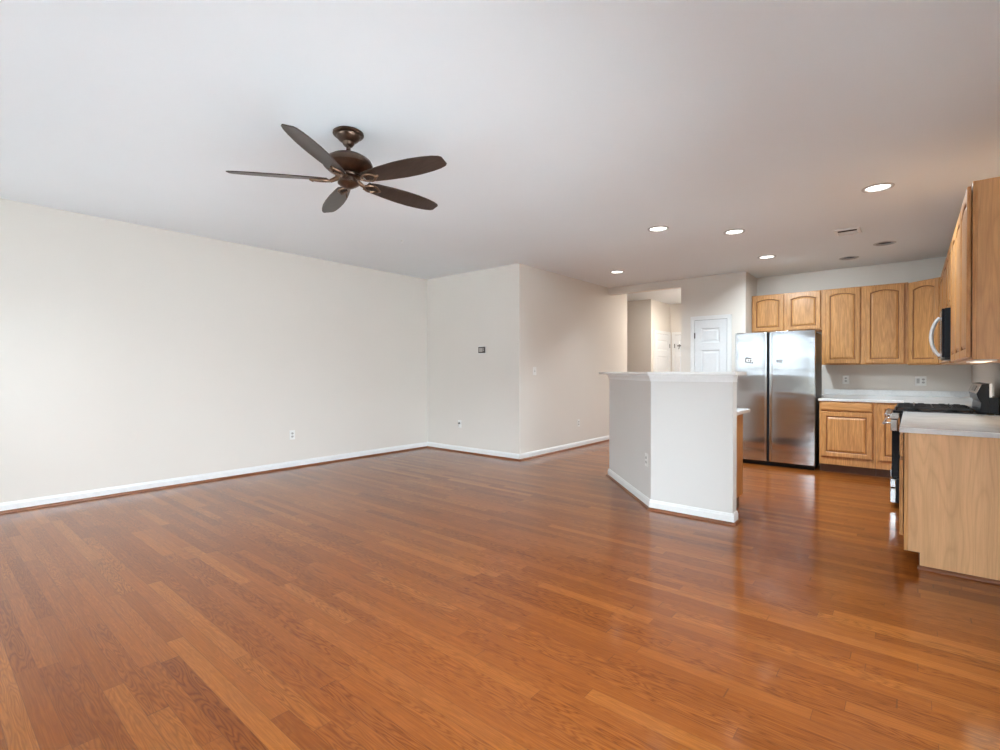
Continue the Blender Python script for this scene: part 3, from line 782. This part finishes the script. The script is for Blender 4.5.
# under-cabinet lamp
uc = thing('under_cabinet_light', 'slim white lamp strip under the nearest wall cabinet', 'light', (0.40, 4.6, ZU0-0.014))
MB().box((XU+0.012, YN+0.03, ZU0-0.010), (XU+0.11, YN+0.62, ZU0-0.0005)).done('housing', M_PLATE, uc, 0.002)
MB().box((XU+0.03, YN+0.06, ZU0-0.0128), (XU+0.09, YN+0.60, ZU0-0.0102)).done('diffuser', emis('warm_tube', (1, 0.83, 0.6), 1.2), uc)
area('under_cabinet_glow', (0.40, 5.0, ZU0-0.03), (0, 0, 0), 0.2, 0.8, 1.5, (1, 0.8, 0.55))

# ------------------------------------------------------------------ ceiling fan
FX, FY = -2.742, 1.792
fan = thing('ceiling_fan', 'dark bronze five blade ceiling fan on the living room ceiling', 'ceiling fan', (FX, FY, 2.38))
MB().lathe([(0.086, H-0.0005), (0.094, H-0.006), (0.095, H-0.016), (0.088, H-0.024), (0.076, H-0.026), (0.072, H-0.034), (0.060, H-0.050), (0.044, H-0.062), (0.038, H-0.066), (0.036, H-0.074), (0.026, H-0.088), (0.014, H-0.094)], (FX, FY, 0), n=40).done('canopy', M_BRONZE, fan, smooth=True)
MB().lathe([(0.0135, H-0.090), (0.0135, 2.600)], (FX, FY, 0), n=20).done('downrod', M_BRONZE, fan, smooth=True)
MB().lathe([(0.020, 2.622), (0.024, 2.606), (0.060, 2.600), (0.105, 2.586), (0.138, 2.564), (0.152, 2.538), (0.152, 2.526), (0.142, 2.516), (0.124, 2.500), (0.085, 2.484), (0.060, 2.476)], (FX, FY, 0), n=48).done('motor_housing', M_BRONZE, fan, smooth=True)
MB().lathe([(0.074, 2.4755), (0.082, 2.466), (0.078, 2.458), (0.058, 2.452), (0.058, 2.428), (0.066, 2.424), (0.066, 2.417), (0.056, 2.410), (0.046, 2.404), (0.028, 2.394), (0.012, 2.389)], (FX, FY, 0), n=40).done('switch_housing', M_BRONZE, fan, smooth=True)
M_BLADE = oak('dark_blade_wood', 0, (0.046, 0.032, 0.027), (0.024, 0.016, 0.013), 0.4)
RT, PZ = 0.705, 2.440
for k in range(5):
    ang = math.radians(14.8+72*k); tilt = math.radians(14)
    er = Vector((math.cos(ang), math.sin(ang), 0)); et = Vector((-math.sin(ang), math.cos(ang), 0))
    ec = et*math.cos(tilt)-Vector((0, 0, 1))*math.sin(tilt)     # chord: the +90 degree edge is lower
    en = er.cross(ec)
    o0 = Vector((FX, FY, PZ))
    fr = lambda a, b, c: tuple(o0+er*a+ec*b+en*c)
    # outline: narrow at the root, widest past the middle, blunt oblique tip
    top = [(0.125, 0.042), (0.19, 0.055), (0.29, 0.067), (0.40, 0.075), (0.50, 0.075), (0.59, 0.067), (0.65, 0.057), (0.69, 0.044), (RT, 0.030)]
    out = [(a, -b) for a, b in top]+[(a, b) for a, b in top[::-1]]
    bl = MB().prism(out, -0.003, 0.004, fr).done('blade', M_BLADE, fan, 0.002)
    m = MB()
    m.tube([fr(0.050, 0, 0.020), fr(0.08, 0, 0.004), fr(0.11, 0.0, -0.010)], [0.018, 0.014, 0.011], 10)
    n = 12; 
    for s in (1, -1):
        pts = [fr(0.105+0.115*(i/n), s*0.034*math.sin(PI*min(1, (i/n)))**0.8, -0.010) for i in range(n+1)]
        m.tube(pts, 0.0075, 8)
    m.tube([fr(0.212, 0, -0.010), fr(0.235, 0, -0.008)], [0.014, 0.006], 8)
    m.done('blade_iron', M_BRONZEHI, bl, smooth=True)
    for a, b in ((0.16, 0.02), (0.16, -0.02), (0.208, 0)):
        MB().tube([fr(a, b, -0.018), fr(a, b, -0.003)], 0.005, 8).done('screw', M_BRONZE, bl)
m = MB()
m.tube([(FX+0.03, FY-0.03, 2.402), (FX+0.032, FY-0.034, 2.34)], 0.0015, 6); m.tube([(FX+0.032, FY-0.034, 2.34), (FX+0.032, FY-0.034, 2.315)], 0.004, 8)
m.done('pull_chain', M_BRONZEHI, fan)

# ------------------------------------------------------------------ recessed lights, vent
M_LENS = emis('lit_lens', (1.0, 0.97, 0.92), 4.0)
M_BULB = plain('unlit_bulb', (0.45, 0.45, 0.45), 0.4)
M_BAFFLE = plain('dark_baffle', (0.07, 0.07, 0.07), 0.6)
M_CANTRIM = plain('shadowed_can_trim', (0.50, 0.50, 0.50), 0.4)  # grey stands in for the shadow on the trim ring
LAMP = 1.0
def can_light(x, y, label, lit, power=0.0, cutoff=180, aim=(0, 0)):
    r = thing('recessed_light', label, 'ceiling light', (x, y, H), 'recessed ceiling lights')
    # annular trim ring
    n = 40; rings = []
    for rr, z in ((0.081, H+0.012), (0.083, H-0.004), (0.091, H-0.009), (0.106, H-0.006), (0.110, H-0.0004)):
        rings.append([m_ for m_ in [(x+rr*math.cos(2*PI*i/n), y+rr*math.sin(2*PI*i/n), z) for i in range(n)]])
    m = MB(); R = [[m.bm.verts.new(p) for p in q] for q in rings]
    for a, b in zip(R, R[1:]):
        for i in range(n): m.bm.faces.new((a[i], a[(i+1) % n], b[(i+1) % n], b[i]))
    m.done('trim_ring', M_CANTRIM, r, smooth=True)
    m = MB(); R = []
    dz = 0.012 if lit else 0.10
    for rr, z in ((0.0825, H+0.001), (0.081, H+dz), (0.0855, H+dz), (0.0855, H+0.001)):
        R.append([m.bm.verts.new((x+rr*math.cos(2*PI*i/n), y+rr*math.sin(2*PI*i/n), z)) for i in range(n)])
    for a, b in zip(R, R[1:]+R[:1]):
        for i in range(n): m.bm.faces.new((a[i], a[(i+1) % n], b[(i+1) % n], b[i]))
    m.done('baffle', M_TRIM if lit else M_BAFFLE, r, smooth=True)
    if lit:
        MB().lathe([(0.0805, H+0.003), (0.0805, H+0.013)], (x, y, 0), n=40).done('lens', M_LENS, r)
        area('recessed_lamp', (x, y, H-0.012+(-0.03 if aim != (0, 0) else 0)), (math.radians(aim[0]), math.radians(aim[1]), 0), 0.15, 0.15, LAMP*power, (0.80, 0.93, 1.0), 'DISK', math.radians(cutoff))
    else:
        MB().lathe([(0.080, H+0.099), (0.066, H+0.055), (0.03, H+0.040)], (x, y, 0), n=40).done('bulb', M_BULB, r, smooth=True)
can_light(*CANS[0], 'lit recessed ceiling light nearest the right wall cabinets', True, 20, 170)
can_light(*CANS[1], 'lit recessed ceiling light above the breakfast bar, second from the left', True, 17, 122, (16, 0))
can_light(*CANS[2], 'lit recessed ceiling light above the kitchen, left of the ceiling vent', True, 33, 126, (16, 4))
can_light(*CANS[3], 'lit recessed ceiling light nearest the short cabinet over the refrigerator', True, 18, 142, (24, -13))
can_light(*CANS[4], 'lit recessed ceiling light close to the side wall, leftmost of all', True, 7, 126, (10, -14))
can_light(*OFFC[0], 'unlit recessed ceiling light right of the ceiling vent', False)
can_light(*OFFC[1], 'unlit recessed ceiling light closest to the kitchen back wall', False)
area('hall_lamp', (HALLCAN[0], HALLCAN[1], H-0.012), (0, 0, 0), 0.13, 0.13, 34.0, (1.0, 0.95, 0.88), 'DISK')

vt = thing('ceiling_vent', 'white rectangular air vent in the kitchen ceiling', 'vent', ((VENT[0]+VENT[2])/2, (VENT[1]+VENT[3])/2, H))
x0, y0, x1, y1 = VENT; b = 0.03
m = MB()
for a, c in (((x0, y0), (x1, y0+b)), ((x0, y1-b), (x1, y1)), ((x0, y0+b), (x0+b, y1-b)), ((x1-b, y0+b), (x1, y1-b))): m.box((*a, H-0.016), (*c, H-0.0004))
m.done('frame', M_TRIM, vt, 0.003)
for k in (5, 6, 7, 8, 9):
    y = y0+b+0.006+k*(y1-y0-2*b-0.022)/9+(0.010 if k > 4 else 0)
    s = 1 if k < 5 else -1
    m = MB(); m.prism([(y-0.002, H-0.006), (y+0.001, H-0.006), (y+0.001+s*0.014, H+0.012), (y-0.002+s*0.014, H+0.012)], x0+b-0.001, x1-b+0.001, fr=lambda a, bb, c: (c, a, bb)); m.done('louver', M_TRIM, vt)
MB().box((x0+b, (y0+y1)/2-0.012, H-0.010), (x1-b, (y0+y1)/2-0.008, H+0.088)).done('slot_shade', M_SLOT, vt)  # dark plate added to put shade into the near half of the vent
MB().box((x0+0.0285, y0+0.0285, H+0.09), (x1-0.0285, y1-0.0285, H+0.115)).done('duct', M_SLOT, vt)

# small eye hook on the living room ceiling
hk = MB(); hx, hy = -4.52, 3.66
hk.lathe([(0.018, H-0.0004), (0.018, H-0.004), (0.006, H-0.008)], (hx, hy, 0), n=20)
hk.tube([(hx, hy, H-0.004), (hx, hy, H-0.016)]+[(hx+0.012*math.sin(a), hy, H-0.028+0.012*math.cos(a)) for a in [i*PI/6 for i in range(1, 11)]], 0.0025, 8)
tag(hk.done('ceiling_hook', M_TRIM, smooth=True), 'tiny white hook in the ceiling beyond the fan', 'hook')

# ------------------------------------------------------------------ wall plates
def plate(name, label, org, ux, w, h, cat, group, items):
    """org = centre on the wall face; items: list of (kind, dx)"""
    fr = frame_of(org, ux)
    r = thing(name, label, cat, org, group)
    prev = None; m = MB()
    for ins, d in ((0, 0.0004), (0, 0.003), (0.004, 0.006)):
        ring = [m.bm.verts.new(fr(*p, d)) for p in ((-w/2+ins, -h/2+ins), (w/2-ins, -h/2+ins), (w/2-ins, h/2-ins), (-w/2+ins, h/2-ins))]
        if prev:
            for i in range(4): m.bm.faces.new((prev[i], prev[(i+1) % 4], ring[(i+1) % 4], ring[i]))
        else: m.bm.faces.new(ring[::-1])
        prev = ring
    m.bm.faces.new(prev); m.done('plate', M_PLATE, r)
    for kind, dx in items:
        if kind == 'outlet':
            for dz in (-0.02, 0.02):
                m = MB(); m.prism([(dx-0.017+0.017+0.017*math.cos(a), dz+0.0145*math.sin(a)) for a in [i*PI/8 for i in range(16)]], 0.006, 0.008, fr); f = m.done('receptacle', plain('ivory_plastic', (0.62, 0.60, 0.56), 0.4) if 0 else M_RECEP, r)
                m = MB()
                for sx in (-0.006, 0.006): m.prism([(dx+sx-0.0014, dz-0.003), (dx+sx+0.0014, dz-0.003), (dx+sx+0.0014, dz+0.006), (dx+sx-0.0014, dz+0.006)], 0.008, 0.0085, fr)
                m.prism([(dx-0.002, dz-0.009), (dx+0.002, dz-0.009), (dx+0.002, dz-0.005), (dx-0.002, dz-0.005)], 0.008, 0.0085, fr)
                m.done('slots', M_SLOT, f)
        elif kind == 'switch':
            m = MB(); m.prism([(dx-0.006, -0.014), (dx+0.006, -0.014), (dx+0.006, 0.014), (dx-0.006, 0.014)], 0.006, 0.0065, fr); m.done('toggle_slot', M_SLOT, r)
            m = MB(); m.prism([(0.0055, -0.004), (0.0165, 0.006), (0.0165, 0.011), (0.0055, 0.006)], dx-0.004, dx+0.004, fr=lambda a, b, c: fr(c, b, a)); m.done('toggle', M_PLATE, r)
        elif kind == 'rocker':
            m = MB(); m.prism([(dx-0.016, -0.033), (dx+0.016, -0.033), (dx+0.016, 0.033), (dx-0.016, 0.033)], 0.006, 0.009, fr); m.done('rocker', M_RECEP, r, 0.001)
        elif kind == 'jack':
            m = MB(); a = fr(0, 0.012, 0.006); b2 = fr(0, 0.012, 0.03); m.tube([a, b2], [0.014, 0.012], 14); m.done('socket', M_SLOT, r)
            m = MB(); m.tube([fr(0, 0.012, 0.028), fr(0, -0.005, 0.034), fr(0, -0.045, 0.02)], 0.0035, 8); m.done('lead', M_RECEP, r)
    return r
M_RECEP = plain('grey_plastic', (0.52, 0.50, 0.47), 0.4)  # receptacles, rockers and buttons, greyer than the plates
G = 'white wall plates'
plate('wall_outlet', 'white outlet low on the long left wall', (XL, 3.157, 0.424), (0, 1, 0), 0.072, 0.118, 'outlet', G, [('outlet', 0)])
plate('wall_socket', 'white wall plate with dark socket low on the facing wall', (-5.36, YF, 0.43), (1, 0, 0), 0.07, 0.115, 'outlet', G, [('jack', 0)])
plate('light_switch', 'white light switch on the side wall near the corner', (XS, 5.815, 1.246), (0, 1, 0), 0.085, 0.118, 'switch', G, [('switch', 0)])
plate('wall_outlet', 'white outlet low on the side wall', (XS, 7.043, 0.396), (0, 1, 0), 0.072, 0.118, 'outlet', G, [('outlet', 0)])
plate('wall_outlet', 'white outlet above the back countertop nearer the refrigerator', (-0.746, YK, 1.12), (1, 0, 0), 0.085, 0.125, 'outlet', G, [('outlet', 0)])
plate('wall_outlet', 'wide white double plate with outlet and switch behind the range', (0.086, YK, 1.11), (1, 0, 0), 0.118, 0.125, 'outlet', G, [('outlet', 0.027), ('rocker', -0.027)])
s = 0.0; pm = P0+(P2-P0)*0.075
plate('wall_outlet', 'white outlet low on the angled wing of the breakfast bar', (pm.x, pm.y, 0.425), (-dv.x, -dv.y, 0), 0.072, 0.118, 'outlet', G, [('outlet', 0)])
th = thing('thermostat', 'small dark framed thermostat on the facing wall', 'thermostat', (-4.889, YF, 1.557))
fr = frame_of((-4.889, YF, 1.557), (1, 0, 0))
MB().prism([(-0.075, -0.06), (0.075, -0.06), (0.075, 0.06), (-0.075, 0.06)], 0.0004, 0.006, fr).done('back_plate', M_PLATE, th, 0.001)
MB().prism([(-0.062, -0.046), (0.062, -0.046), (0.062, 0.046), (-0.062, 0.046)], 0.006, 0.026, fr).done('housing', plain('dark_plastic', (0.10, 0.095, 0.09), 0.4), th, 0.003)
MB().prism([(-0.046, -0.028), (0.022, -0.028), (0.022, 0.028), (-0.046, 0.028)], 0.026, 0.0275, fr).done('screen', plain('grey_screen', (0.46, 0.44, 0.41), 0.3), th)
m = MB()
for z in (-0.012, 0.012): m.prism([(0.032, z-0.006), (0.050, z-0.006), (0.050, z+0.006), (0.032, z+0.006)], 0.026, 0.029, fr)
m.done('buttons', M_RECEP, th)

for o in list(bpy.data.objects):
    if 'world' in o: del o['world']
